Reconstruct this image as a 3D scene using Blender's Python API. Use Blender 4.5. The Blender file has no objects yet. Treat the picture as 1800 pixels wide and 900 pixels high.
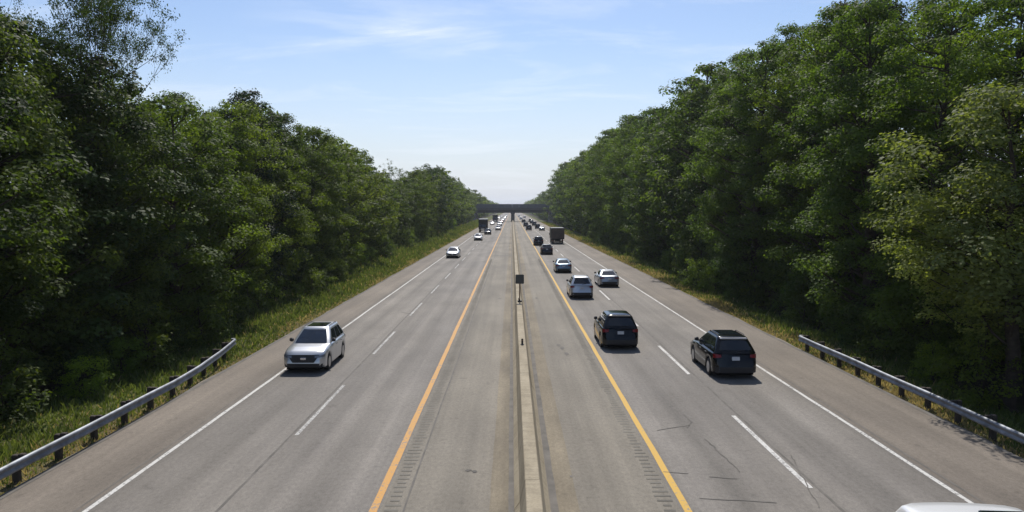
import bpy, math, random
import numpy as np
from mathutils import Vector, Matrix

# ------------------------------------------------------------------ camera, light, exposure
SC = bpy.context.scene
COL = SC.collection
F_PX, HOR, CAM_H = 1320.0, 366.0, 7.45        # focal length in 1800-px units, horizon row, eye height
PITCH = math.atan((450 - HOR) / F_PX)
cd = bpy.data.cameras.new('camera'); cam = bpy.data.objects.new('camera', cd); COL.objects.link(cam)
cd.sensor_width = 36; cd.lens = 36 * F_PX / 1800; cd.clip_start = 0.1; cd.clip_end = 12000
cam.location = (0, 0, CAM_H); cam.rotation_euler = (math.pi / 2 - PITCH, 0, 0)
SC.camera = cam

SUN_EL, SUN_AZ = math.radians(51), math.radians(0)    # azimuth: 0 = straight ahead (+Y), negative = to the left
sd = bpy.data.lights.new('sun', 'SUN'); sun = bpy.data.objects.new('sun', sd); COL.objects.link(sun)
sd.energy = 4.5; sd.angle = math.radians(0.53); sd.color = (1.0, 0.95, 0.87)
sun.rotation_euler = (-(math.pi / 2 - SUN_EL), 0, -SUN_AZ)
sun.location = (0, 100, 200)

SC.view_settings.view_transform = 'Standard'; SC.view_settings.look = 'None'
SC.view_settings.exposure = 0.0; SC.view_settings.gamma = 1
SC.view_settings.use_curve_mapping = False
SC.cycles.max_bounces = 6; SC.cycles.transparent_max_bounces = 8
SC.cycles.use_adaptive_sampling = True
SC.cycles.volume_max_steps = 64

world = bpy.data.worlds.new('World'); SC.world = world; world.use_nodes = True
wn, wl = world.node_tree.nodes, world.node_tree.links
wn.clear()
def W(t, **k):
    n = wn.new(t)
    for a, b in k.items(): setattr(n, a, b)
    return n
wout = W('ShaderNodeOutputWorld'); bg = W('ShaderNodeBackground'); sky = W('ShaderNodeTexSky')
sky.sky_type = 'NISHITA'; sky.sun_disc = False; sky.sun_elevation = SUN_EL; sky.sun_rotation = SUN_AZ
sky.air_density = 1.0; sky.dust_density = 0.6; sky.ozone_density = 2.0; sky.altitude = 0
bg.inputs['Strength'].default_value = 0.104
tc = W('ShaderNodeTexCoord'); sep = W('ShaderNodeSeparateXYZ')
wl.new(tc.outputs['Generated'], sep.inputs[0])
def wmath(op, a, b=None):
    n = W('ShaderNodeMath', operation=op)
    for i, v in enumerate((a, b)):
        if v is None: continue
        if isinstance(v, (int, float)): n.inputs[i].default_value = v
        else: wl.new(v, n.inputs[i])
    return n.outputs[0]
zc = wmath('MAXIMUM', wmath('ADD', sep.outputs[2], 0.12), 0.03)
cx_ = wmath('DIVIDE', sep.outputs[0], zc); cy_ = wmath('DIVIDE', sep.outputs[1], zc)
comb = W('ShaderNodeCombineXYZ'); wl.new(cx_, comb.inputs[0]); wl.new(cy_, comb.inputs[1])
mp = W('ShaderNodeMapping'); mp.inputs['Scale'].default_value = (0.85, 1.9, 1); mp.inputs['Rotation'].default_value = (0, 0, 0.22)
mp.inputs['Location'].default_value = (3.1, 0.4, 0)
wl.new(comb.outputs[0], mp.inputs[0])
nz = W('ShaderNodeTexNoise'); nz.inputs['Scale'].default_value = 1.2; nz.inputs['Detail'].default_value = 9; nz.inputs['Roughness'].default_value = 0.62
nz.inputs['Distortion'].default_value = 0.5
wl.new(mp.outputs[0], nz.inputs['Vector'])
rp = W('ShaderNodeValToRGB'); rp.color_ramp.elements[0].position = 0.50; rp.color_ramp.elements[0].color = (0, 0, 0, 1)
rp.color_ramp.elements[1].position = 0.85; rp.color_ramp.elements[1].color = (1, 1, 1, 1)
wl.new(nz.outputs[0], rp.inputs[0])
# a thicker patch of cirrus, high and left of the road's axis
dx = wmath('MULTIPLY', wmath('ADD', sep.outputs[0], 0.17), 6.0)
dz = wmath('MULTIPLY', wmath('ADD', sep.outputs[2], -0.225), 19.0)
blob = wmath('MAXIMUM', wmath('SUBTRACT', 1.0, wmath('SQRT', wmath('ADD', wmath('MULTIPLY', dx, dx), wmath('MULTIPLY', dz, dz)))), 0.0)
front = wmath('GREATER_THAN', sep.outputs[1], 0.0)
blob = wmath('MULTIPLY', blob, front)
nz2 = wmath('MULTIPLY', wmath('MAXIMUM', wmath('SUBTRACT', nz.outputs[0], .36), 0.0), wmath('MULTIPLY', blob, 3.0))
cloud = wmath('MINIMUM', wmath('ADD', wmath('MULTIPLY', rp.outputs[0], 0.55), nz2), 0.85)
mixc = W('ShaderNodeMixRGB'); mixc.inputs[2].default_value = (9.6, 10.1, 10.9, 1)
tint = W('ShaderNodeMixRGB', blend_type='MULTIPLY'); tint.inputs[0].default_value = 1; tint.inputs[2].default_value = (1.02, 1.06, 1.16, 1)
wl.new(sky.outputs[0], tint.inputs[1])
# pale summer haze low over the horizon
hz = wmath('POWER', wmath('SUBTRACT', 1.0, wmath('MINIMUM', wmath('MULTIPLY', wmath('ABSOLUTE', sep.outputs[2]), 4.2), 1.0)), 1.6)
hmix = W('ShaderNodeMixRGB'); hmix.inputs[2].default_value = (7.2, 7.6, 8.35, 1)
wl.new(hz, hmix.inputs[0]); wl.new(tint.outputs[0], hmix.inputs[1])
wl.new(cloud, mixc.inputs[0]); wl.new(hmix.outputs[0], mixc.inputs[1])
wl.new(mixc.outputs[0], bg.inputs[0]); wl.new(bg.outputs[0], wout.inputs[0])

# ------------------------------------------------------------------ helpers
rng = np.random.default_rng(11)
random.seed(5)
R = math.radians

def ground(px, py, z=0.0):
    """point of the plane at height z that the photo shows at pixel (px, py)"""
    u, w = px - 900, py - 450
    c, s = math.cos(PITCH), math.sin(PITCH)
    dy, dz_ = F_PX * c - w * s, -F_PX * s - w * c
    t = (z - CAM_H) / dz_
    return u * t, dy * t
def height_at(py, Y):
    """height that row py cuts at distance Y"""
    w = py - 450; c, s = math.cos(PITCH), math.sin(PITCH)
    return CAM_H + Y * (-F_PX * s - w * c) / (F_PX * c - w * s)

class MB:
    def __init__(s): s.v = []; s.f = []; s.m = []
    def add(s, vs, fs, mi=0):
        o = len(s.v); s.v += [tuple(p) for p in vs]
        for f in fs: s.f.append(tuple(i + o for i in f)); s.m.append(mi)
    def box(s, x0, x1, y0, y1, z0, z1, mi=0, ch=0.0):
        if ch > 0:
            c = min(ch, (x1-x0)/2.1, (y1-y0)/2.1, (z1-z0)/2.1)
            pr = [(x0+c, y0), (x1-c, y0), (x1, y0+c), (x1, y1-c), (x1-c, y1), (x0+c, y1), (x0, y1-c), (x0, y0+c)]
            ins = [(x0+2*c, y0+c), (x1-2*c, y0+c), (x1-c, y0+2*c), (x1-c, y1-2*c), (x1-2*c, y1-c), (x0+2*c, y1-c), (x0+c, y1-2*c), (x0+c, y0+2*c)]
            lv = [[(x, y, z0) for x, y in ins], [(x, y, z0+c) for x, y in pr], [(x, y, z1-c) for x, y in pr], [(x, y, z1) for x, y in ins]]
            vs = [p for l in lv for p in l]; fs = [tuple(range(7, -1, -1)), tuple(range(24, 32))]
            for k in range(3):
                for i in range(8): j = (i+1) % 8; fs.append((k*8+i, k*8+j, k*8+8+j, k*8+8+i))
            s.add(vs, fs, mi); return
        vs = [(x0,y0,z0),(x1,y0,z0),(x1,y1,z0),(x0,y1,z0),(x0,y0,z1),(x1,y0,z1),(x1,y1,z1),(x0,y1,z1)]
        s.add(vs, [(3,2,1,0),(4,5,6,7),(0,1,5,4),(1,2,6,5),(2,3,7,6),(3,0,4,7)], mi)
    def tube(s, pts, rad, n=8, mi=0, cap=True):
        pts = [Vector(p) for p in pts]; rings = []
        for i, p in enumerate(pts):
            d = (pts[min(i+1, len(pts)-1)] - pts[max(i-1, 0)]).normalized()
            a = Vector((0, 0, 1)) if abs(d.z) < 0.9 else Vector((1, 0, 0))
            u = d.cross(a).normalized(); w = d.cross(u)
            r = rad[i] if hasattr(rad, '__len__') else rad
            rings.append([p + u*(r*math.cos(2*math.pi*k/n)) + w*(r*math.sin(2*math.pi*k/n)) for k in range(n)])
        vs = [q for r in rings for q in r]; fs = []
        for i in range(len(pts)-1):
            for k in range(n): j = (k+1) % n; fs.append((i*n+k, i*n+j, i*n+n+j, i*n+n+k))
        if cap: fs.append(tuple(range(n-1, -1, -1))); fs.append(tuple(range((len(pts)-1)*n, len(pts)*n)))
        s.add(vs, fs, mi)
    def lathe_x(s, prof, c, n=24, mi=0):
        """profile (x, r) spun round the x axis through c"""
        vs = []; fs = []
        for x, r in prof:
            for k in range(n): a = 2*math.pi*k/n; vs.append((c[0]+x, c[1]+r*math.cos(a), c[2]+r*math.sin(a)))
        for i in range(len(prof)-1):
            for k in range(n): j = (k+1) % n; fs.append((i*n+k, i*n+j, i*n+n+j, i*n+n+k))
        fs.append(tuple(range(n))); fs.append(tuple(range((len(prof)-1)*n, len(prof)*n)))
        s.add(vs, fs, mi)
    def extrude_y(s, prof, y0, y1, mi=0, close=True):
        n = len(prof)
        vs = [(x, y0, z) for x, z in prof] + [(x, y1, z) for x, z in prof]
        fs = [(i, (i+1) % n, n+(i+1) % n, n+i) for i in range(n if close else n-1)]
        if close: fs += [tuple(range(n-1, -1, -1)), tuple(range(n, 2*n))]
        s.add(vs, fs, mi)
    def mesh(s, name, mats, smooth=None):
        me = bpy.data.meshes.new(name); me.from_pydata(s.v, [], s.f)
        for m in (mats if isinstance(mats, (list, tuple)) else [mats]): me.materials.append(m)
        if len(me.materials) > 1: me.polygons.foreach_set('material_index', s.m)
        me.update()
        if smooth is not None:
            me.polygons.foreach_set('use_smooth', [True]*len(me.polygons)); me.set_sharp_from_angle(angle=R(smooth))
        return me
    def build(s, name, mats, parent=None, smooth=None):
        return link(name, s.mesh(name, mats, smooth), parent)
def link(name, data, parent=None):
    o = bpy.data.objects.new(name, data); COL.objects.link(o)
    if parent: o.parent = parent
    return o
def tag(o, label=None, cat=None, group=None, kind=None):
    if label: o['label'] = label
    if cat: o['category'] = cat
    if group: o['group'] = group
    if kind: o['kind'] = kind
    return o
def empty(name, loc=(0,0,0), rz=0):
    o = bpy.data.objects.new(name, None); COL.objects.link(o); o.location = loc; o.rotation_euler = (0,0,rz); o.empty_display_size = .3
    return o
KIDS = {}
def copy_tree(o, parent=None):
    c = o.copy(); COL.objects.link(c)
    if parent: c.parent = parent
    for ch in list(o.children): copy_tree(ch, c)
    return c
def quads_mesh(name, V, mat, attr=None):
    """V: (n,4,3) array of quads; attr: per-quad tint value"""
    n = len(V); me = bpy.data.meshes.new(name)
    me.vertices.add(4*n); me.vertices.foreach_set('co', V.reshape(-1).astype(np.float32))
    me.loops.add(4*n); me.loops.foreach_set('vertex_index', np.arange(4*n, dtype=np.int32))
    me.polygons.add(n); me.polygons.foreach_set('loop_start', np.arange(0, 4*n, 4, dtype=np.int32))
    me.polygons.foreach_set('loop_total', np.full(n, 4, dtype=np.int32))
    me.materials.append(mat)
    if attr is not None:
        a = me.attributes.new('tint', 'FLOAT', 'FACE'); a.data.foreach_set('value', attr.astype(np.float32))
    me.update(calc_edges=True); me.validate()
    return me

# ------------------------------------------------------------------ materials
class NM:
    def __init__(s, name):
        s.m = bpy.data.materials.new(name); s.m.use_nodes = True; s.t = s.m.node_tree; s.t.nodes.clear()
        s.out = s.n('ShaderNodeOutputMaterial')
    def n(s, t, **k):
        q = s.t.nodes.new(t)
        for a, b in k.items(): setattr(q, a, b)
        return q
    def l(s, a, b): s.t.links.new(a, b)
    def math(s, op, a, b=None, clamp=False):
        q = s.n('ShaderNodeMath', operation=op, use_clamp=clamp)
        for i, v in enumerate((a, b)):
            if v is None: continue
            if isinstance(v, (int, float)): q.inputs[i].default_value = v
            else: s.l(v, q.inputs[i])
        return q.outputs[0]
    def pos(s): return s.n('ShaderNodeNewGeometry').outputs['Position']
    def obj(s): return s.n('ShaderNodeTexCoord').outputs['Object']
    def noise(s, vec, scale, detail=4, rough=.55, sc=(1,1,1), dist=0, loc=(0,0,0)):
        mp_ = s.n('ShaderNodeMapping'); mp_.inputs['Scale'].default_value = sc; mp_.inputs['Location'].default_value = loc; s.l(vec, mp_.inputs[0])
        q = s.n('ShaderNodeTexNoise'); q.inputs['Scale'].default_value = scale; q.inputs['Detail'].default_value = detail
        q.inputs['Roughness'].default_value = rough; q.inputs['Distortion'].default_value = dist
        s.l(mp_.outputs[0], q.inputs['Vector']); return q.outputs[0]
    def ramp(s, fac, *stops):
        q = s.n('ShaderNodeValToRGB'); e = q.color_ramp.elements
        while len(e) < len(stops): e.new(.5)
        for i, (p, c) in enumerate(stops): e[i].position = p; e[i].color = (*c, 1) if len(c) == 3 else c
        s.l(fac, q.inputs[0]); return q.outputs[0]
    def mix(s, fac, a, b, mode='MIX'):
        q = s.n('ShaderNodeMixRGB', blend_type=mode)
        for i, v in enumerate((fac, a, b)):
            if isinstance(v, (int, float)): q.inputs[i].default_value = v
            elif isinstance(v, tuple): q.inputs[i].default_value = (*v, 1)
            else: s.l(v, q.inputs[i])
        return q.outputs[0]
    def princ(s, col, rough=.5, metal=0, spec=.5, coat=0, bump=None, bs=.3, bd=.02):
        p = s.n('ShaderNodeBsdfPrincipled')
        for nm, v in (('Base Color', col), ('Roughness', rough), ('Metallic', metal), ('Specular IOR Level', spec), ('Coat Weight', coat)):
            if isinstance(v, (int, float)): p.inputs[nm].default_value = v
            elif isinstance(v, tuple): p.inputs[nm].default_value = (*v, 1)
            else: s.l(v, p.inputs[nm])
        if coat: p.inputs['Coat Roughness'].default_value = .04
        if bump is not None:
            b = s.n('ShaderNodeBump'); b.inputs['Strength'].default_value = bs; b.inputs['Distance'].default_value = bd
            s.l(bump, b.inputs['Height']); s.l(b.outputs[0], p.inputs['Normal'])
        s.p = p; return p.outputs[0]
    def done(s, sh): s.l(sh, s.out.inputs[0]); return s.m

def grey(v, tint=(1,1,1)): return tuple(v*t for t in tint)

def asphalt(name, base, tint, streak=.25, patch=.25, tracks=False):
    m = NM(name); P = m.pos()
    fine = m.math('ADD', m.math('MULTIPLY', m.noise(P, 34, 2, .7), .55), m.math('MULTIPLY', m.noise(P, 9, 3, .75, (1, .6, 1)), .45))
    blot = m.noise(P, .35, 6, .6, (1, .35, 1))
    strk = m.noise(P, 1.1, 5, .6, (1, .012, 1))
    spot = m.noise(P, 1.7, 4, .65)
    big = m.noise(P, .09, 3, .5, (1.6, .5, 1))
    c0 = grey(base*.66, tint); c1 = grey(base*1.32, tint)
    c = m.ramp(fine, (.33, c0), (.67, c1))
    c = m.mix(1.0, c, m.ramp(strk, (.3, (1-streak,)*3), (.7, (1+streak*.4,)*3)), 'MULTIPLY')
    c = m.mix(1.0, c, m.ramp(blot, (.3, (1-patch, 1-patch*1.03, 1-patch*1.05)), (.7, (1+patch*.35,)*3)), 'MULTIPLY')
    c = m.mix(1.0, c, m.ramp(big, (.35, (.9,.9,.91)), (.65, (1.06,1.05,1.03))), 'MULTIPLY')
    c = m.mix(1.0, c, m.ramp(spot, (.26, (.74,)*3), (.40, (1.0,)*3)), 'MULTIPLY')
    if tracks:
        sx = m.n('ShaderNodeSeparateXYZ'); m.l(P, sx.inputs[0])
        w = m.math('COSINE', m.math('MULTIPLY', m.math('ADD', sx.outputs[0], m.math('ADD', -6.15, m.math('MULTIPLY', m.noise(P, .05, 2, .5), .5))), 2*math.pi/1.825))
        c = m.mix(1.0, c, m.ramp(m.math('ADD', m.math('MULTIPLY', w, .5), .5), (0, (1.04,)*3), (1, (.90,.90,.895))), 'MULTIPLY')
    return m.done(m.princ(c, .82, 0, .35, bump=fine, bs=.35, bd=.01))

M = {}
M['lane'] = asphalt('worn_asphalt', .222, (1.0, .91, .80), .30, .26, True)
M['median'] = asphalt('median_asphalt', .224, (1.0, .89, .71), .32, .24)
M['shoulder'] = asphalt('shoulder_asphalt', .205, (1.0, .85, .69), .28, .28)
def paint(name, col, wear):
    m = NM(name); P = m.pos(); w = m.noise(P, 9, 5, .7); w2 = m.noise(P, .8, 3, .6)
    f = m.ramp(m.math('ADD', w, m.math('MULTIPLY', w2, .35)), (wear, (0,0,0)), (wear+.12, (1,1,1)))
    c = m.mix(f, grey(.2, (1,.95,.9)), col)
    return m.done(m.princ(c, .7, 0, .35))
M['white_paint'] = paint('white_road_paint', (.57,.555,.52), .55)
M['worn_white_paint'] = paint('worn_white_road_paint', (.48,.47,.44), .62)
M['yellow_paint'] = paint('yellow_road_paint', (.56,.335,.05), .46)
M['orange_paint'] = paint('orange_yellow_road_paint', (.54,.275,.06), .52)
def simple(name, col, rough=.5, metal=0, spec=.5, coat=0, var=.15, scale=3.0):
    m = NM(name); n_ = m.noise(m.obj(), scale, 4, .6)
    c = m.mix(1.0, col, m.ramp(n_, (.3, (1-var,)*3), (.7, (1+var*.5,)*3)), 'MULTIPLY')
    return m.done(m.princ(c, rough, metal, spec, coat))
M['tar'] = simple('tar_seal', (.045,.042,.04), .6)
M['tar_light'] = simple('worn_seam', (.140,.127,.110), .9, var=.35, scale=1.5)
M['groove'] = simple('rumble_groove', (.196,.180,.150), .95, var=.4, scale=.35)
M['tyre'] = simple('tyre_rubber', (.015,.015,.016), .8)
M['black_trim'] = simple('black_trim', (.018,.018,.02), .55)
M['under'] = simple('underbody_black', (.008,.008,.008), .9, spec=.1)
M['alloy'] = simple('alloy_rim', (.42,.43,.45), .3, 1)
M['chrome'] = simple('chrome', (.6,.6,.62), .15, 1)
M['plate'] = simple('plate_pale', (.55,.57,.6), .4)
M['glass'] = simple('tinted_glass', (.010,.014,.018), .04, 0, .6, var=.0)
M['wglass'] = simple('windscreen_glass', (.016,.026,.042), .05, 0, .6, var=.35, scale=1.2)
M['lamp'] = simple('headlamp_glass', (.16,.17,.19), .05, 0, .8)
M['tail'] = simple('tail_lamp_red', (.22,.012,.012), .15, 0, .6)
def carpaint(name, col, metal=.0, rough=.3, coat=.8):
    m = NM(name); d = m.noise(m.obj(), 1.4, 3, .5)
    c = m.mix(1.0, col, m.ramp(d, (.3, (.93,)*3), (.7, (1.03,)*3)), 'MULTIPLY')
    return m.done(m.princ(c, rough, metal, .4 if max(col) > .05 else .22, coat))
P = {
 'silver': carpaint('silver_paint', (.55,.56,.57), .65, .33, .6),
 'silver2': carpaint('light_silver_paint', (.36,.37,.39), .7, .36),
 'white': carpaint('white_paint', (.78,.78,.77)),
 'black': carpaint('black_paint', (.003,.0032,.004), 0, .15, .3),
 'black2': carpaint('dark_navy_paint', (.003,.0036,.006), 0, .15, .3),
 'charcoal': carpaint('charcoal_paint', (.022,.023,.026), .4, .35, .4),
 'bluegrey': carpaint('blue_grey_paint', (.20,.26,.32), .6, .34),
 'red': carpaint('red_paint', (.25,.03,.025)),
}
def concrete(name, base, tint):
    m = NM(name); Q = m.pos()
    a = m.noise(Q, 1.2, 6, .65, (1,.25,1)); b = m.noise(Q, 18, 3, .6); st = m.noise(Q, 2.2, 4, .6, (1, 2.2, .25))
    c = m.ramp(b, (.3, grey(base*.86, tint)), (.7, grey(base*1.1, tint)))
    c = m.mix(1.0, c, m.ramp(a, (.3, (.72,.70,.66)), (.65, (1.05,)*3)), 'MULTIPLY')
    c = m.mix(1.0, c, m.ramp(st, (.32, (.78,)*3), (.55, (1,)*3)), 'MULTIPLY')
    return m.done(m.princ(c, .85, 0, .3, bump=b, bs=.2, bd=.01))
M['barrier'] = concrete('barrier_concrete', .38, (1.0, .85, .60))
M['bridge_conc'] = concrete('bridge_concrete', .12, (.95, .98, 1.05))
M['bridge_steel'] = simple('bridge_girder_steel', (.035,.037,.045), .6, .2)
M['fence_steel'] = simple('grey_fence_steel', (.10,.11,.135), .5, .3)
M['galv'] = simple('galvanised_steel', (.22,.235,.26), .55, .6, var=.45, scale=2.5)
M['post_wood'] = simple('weathered_post_wood', (.05,.038,.028), .9, var=.4, scale=6)
M['steel_post'] = simple('rusty_sign_post', (.17,.10,.06), .7, .3, var=.4, scale=5)
M['sign_back'] = simple('sign_back_grey', (.075,.078,.072), .5, .3, var=.2)
M['box_brown'] = simple('brown_box_door', (.085,.058,.042), .6, var=.35, scale=1.2)
M['box_dark'] = simple('dark_box_panel', (.022,.021,.022), .5)
M['box_white'] = simple('white_box_panel', (.62,.63,.64), .4, var=.1)
M['bark'] = simple('bark', (.06,.047,.036), .95, spec=.1, var=.5, scale=5)

def leaf_mat(name, dark, light, trans=.43, hue=.12, rough=.6):
    """leaf blades: reflect and let light through; tint from the clump and from the tree"""
    m = NM(name)
    at = m.n('ShaderNodeAttribute', attribute_name='tint'); oi = m.n('ShaderNodeObjectInfo')
    f = m.math('ADD', m.math('MULTIPLY', at.outputs['Fac'], .75), m.math('MULTIPLY', oi.outputs['Random'], hue*1.6), True)
    c = m.mix(f, dark, light)
    c = m.mix(1.0, c, oi.outputs['Color'], 'MULTIPLY')      # each tree's own shade of green
    t = m.mix(1.0, c, (2.15, 2.2, .7), 'MULTIPLY')
    d = m.princ(c, rough, 0, .12)
    tr = m.n('ShaderNodeBsdfTranslucent'); m.l(t, tr.inputs[0])
    ms = m.n('ShaderNodeMixShader'); ms.inputs[0].default_value = trans
    m.l(d, ms.inputs[1]); m.l(tr.outputs[0], ms.inputs[2])
    return m.done(ms.outputs[0])
M['leaf_l'] = leaf_mat('broad_leaves', (.029,.050,.013), (.138,.178,.036))
M['leaf_r'] = leaf_mat('broad_leaves_deep', (.026,.050,.013), (.125,.175,.036))
M['leaf_dark'] = leaf_mat('dark_leaves', (.020,.037,.015), (.048,.076,.024), .3)
M['leaf_olive'] = leaf_mat('olive_leaves', (.10,.125,.045), (.215,.24,.085), .42)
M['leaf_bright'] = leaf_mat('bright_leaves', (.07,.11,.022), (.16,.22,.04), .5)
M['needle'] = leaf_mat('pine_needles', (.040,.045,.024), (.080,.072,.036), .2)

def ground_mat():
    m = NM('verge_ground'); Q = m.pos(); sx = m.n('ShaderNodeSeparateXYZ'); m.l(Q, sx.inputs[0])
    a = m.noise(Q, 1.3, 6, .65); b = m.noise(Q, 14, 4, .7); d = m.noise(Q, .22, 4, .6)
    grass = m.ramp(m.math('ADD', m.math('MULTIPLY', a, .6), m.math('MULTIPLY', b, .4)), (.35, (.040,.056,.018)), (.5, (.085,.105,.032)), (.62, (.19,.155,.08)))
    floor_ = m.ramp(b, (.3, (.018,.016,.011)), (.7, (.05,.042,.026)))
    ax = m.math('ABSOLUTE', m.math('ADD', sx.outputs[0], -.9))
    wv = m.math('ADD', ax, m.math('MULTIPLY', m.math('SUBTRACT', d, .5), 3.0))
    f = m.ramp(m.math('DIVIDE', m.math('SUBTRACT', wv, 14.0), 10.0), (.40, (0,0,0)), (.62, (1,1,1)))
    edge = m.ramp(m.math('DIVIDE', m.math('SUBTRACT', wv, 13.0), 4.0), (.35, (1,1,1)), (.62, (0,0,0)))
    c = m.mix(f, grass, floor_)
    c = m.mix(m.math('MULTIPLY', edge, .75), c, m.ramp(b, (.3, (.10,.075,.045)), (.7, (.23,.175,.105))))
    return m.done(m.princ(c, .95, 0, .1, bump=b, bs=.6, bd=.08))
M['ground'] = ground_mat()
def grass_mat(name, dark, light, dry):
    m = NM(name); at = m.n('ShaderNodeAttribute', attribute_name='tint')
    c = m.ramp(at.outputs['Fac'], (0, dark), (.5, light), (.62, dry), (1, tuple(v*1.35 for v in dry)))
    d = m.princ(c, .6, 0, .25); tr = m.n('ShaderNodeBsdfTranslucent'); m.l(m.mix(1.0, c, (1.5,1.5,.9), 'MULTIPLY'), tr.inputs[0])
    ms = m.n('ShaderNodeMixShader'); ms.inputs[0].default_value = .4
    m.l(d, ms.inputs[1]); m.l(tr.outputs[0], ms.inputs[2]); return m.done(ms.outputs[0])
M['grass'] = grass_mat('grass_blades', (.065,.095,.022), (.15,.185,.045), (.27,.21,.11))
M['hill'] = simple('distant_hill', (.05,.065,.05), .95, spec=.1, var=.3, scale=.01)

# ------------------------------------------------------------------ the setting: ground, road, markings
XL_EDGE, XL_LANE, XL_YEL = -10.5, -7.09, -3.43
XR_YEL, XR_LANE, XR_EDGE = 4.34, 7.96, 11.63
SH_L, SH_R = -13.3, 15.25
ROAD_Y0, ROAD_Y1 = -12, 1500

def gz(x, y):
    """height of the ground beside the road"""
    n = .12*math.sin(y*.21+x*.6) + .09*math.sin(y*.47-x*.8)
    if x <= SH_L:
        d = SH_L - x; far = min(1, max(0, (y-40)/60))
        return -.06 + (n*min(1, d/1.5)*.6) + far*min(d, 5)*.22 + (1-far)*(-.03*min(d, 6))
    if x >= SH_R:
        d = x - SH_R
        return -.06 + n*min(1, d/1.5)*.6 - .10*min(d, 5)
    return -.12
def build_ground():
    xs = [-4000, -900, -200, -60, -32, -26] + list(np.arange(-24, -13.4, .7)) + [SH_L-.02, -13.0, -5, 0, 6, 14.9, SH_R+.02] + list(np.arange(15.95, 26.5, .7)) + [28, 34, 60, 200, 900, 4000]
    ys = list(np.arange(-30, 160, 1.5)) + list(np.arange(160, 520, 6)) + [560, 640, 800, 1000, 1300, 1700, 2400, 3200, 5000, 9000]
    b = MB(); nx = len(xs)
    vs = [(x, y, gz(x, y) if abs(x) < 80 else gz(math.copysign(80, x), y)) for y in ys for x in xs]
    fs = [(j*nx+i, j*nx+i+1, (j+1)*nx+i+1, (j+1)*nx+i) for j in range(len(ys)-1) for i in range(nx-1)]
    b.add(vs, fs); o = b.build('ground', M['ground'], smooth=180); tag(o, kind='structure')
build_ground()

def strip(name, x0, x1, z, mat, y0=ROAD_Y0, y1=ROAD_Y1, wob=0.0, skirt=0.0):
    b = MB(); ys = list(np.arange(y0, min(y1, 220), 2.0)) + list(np.arange(220, y1+1, 20.0))
    vs = []; fs = []
    r = random.Random(name)
    for y in ys:
        a = x0 + (r.uniform(-wob, wob) if x0 < -13 else 0); c = x1 + (r.uniform(-wob, wob) if x1 > 15 else 0)
        vs += [(a, y, z), (c, y, z)]
    for i in range(len(ys)-1): fs.append((2*i, 2*i+1, 2*i+3, 2*i+2))
    b.add(vs, fs)
    return tag(b.build(name, mat), kind='structure')
strip('shoulder', SH_L, XL_EDGE-.14, 0, M['shoulder'], wob=.13)
strip('road', XL_EDGE-.14, XL_YEL+.16, .0, M['lane'])
strip('median', XL_YEL+.16, XR_YEL-.16, 0, M['median'])
strip('road', XR_YEL-.16, XR_EDGE+.14, .0, M['lane'])
strip('shoulder', XR_EDGE+.14, SH_R, 0, M['shoulder'], wob=.13)

def line(name, x, w, mat, z=.006):
    b = MB(); ys = list(np.arange(ROAD_Y0, 200, 1.0)) + list(np.arange(200, 1201, 10.0)); r = random.Random(name+str(x))
    vs = []; fs = []; off = 0
    for y in ys:
        off = off*.85 + r.uniform(-.006, .006)
        e0, e1 = r.uniform(-.008, .008), r.uniform(-.008, .008)
        vs += [(x-w/2+off+e0, y, z), (x+w/2+off+e1, y, z)]
    for i in range(len(ys)-1): fs.append((2*i, 2*i+1, 2*i+3, 2*i+2))
    b.add(vs, fs); return tag(b.build(name, mat), kind='structure')
line('road_edge_line', XL_EDGE, .135, M['white_paint']); line('road_edge_line', XR_EDGE, .135, M['white_paint'])
line('road_yellow_line', XL_YEL, .20, M['orange_paint']); line('road_yellow_line', XR_YEL, .19, M['yellow_paint'])
line('road_seam', XL_LANE-.17, .07, M['tar_light']); line('road_seam', XR_LANE+.20, .08, M['tar_light'])
line('road_seam', XL_EDGE-.28, .06, M['tar_light']); line('road_seam', XL_YEL+.75, .05, M['tar_light'])
line('road_seam', XR_EDGE+.32, .07, M['tar_light'])
line('road_dirt', -.02, .14, M['tar_light'], .008); line('road_dirt', 1.05, .18, M['tar_light'], .008); line('road_dirt', SH_L+.12, .2, M['tar_light'], .009); line('road_dirt', SH_R-.12, .2, M['tar_light'], .009)
M['dust'] = asphalt('sandy_dust', .25, (1.0,.84,.58), .4, .5)
line('road_dust', -.32, .5, M['dust'], .004); line('road_dust', 1.4, .55, M['dust'], .004)
def dashes(name, x, near, w=.13, mat=None, n=70):
    b = MB(); cyc, ln = 13.75, 7.0
    y = near - 2*cyc
    for k in range(n):
        if y > ROAD_Y0: b.add([(x-w/2, y, .006), (x+w/2, y, .006), (x+w/2, y+ln, .006), (x-w/2, y+ln, .006)], [(0,1,2,3)])
        y += cyc
    return tag(b.build(name, mat), kind='structure')
dashes('road_lane_line', XR_LANE, ground(1425, 858)[1], .15, M['white_paint'])
dashes('road_lane_line', XL_LANE, ground(520, 765)[1], .13, M['worn_white_paint'])

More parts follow.
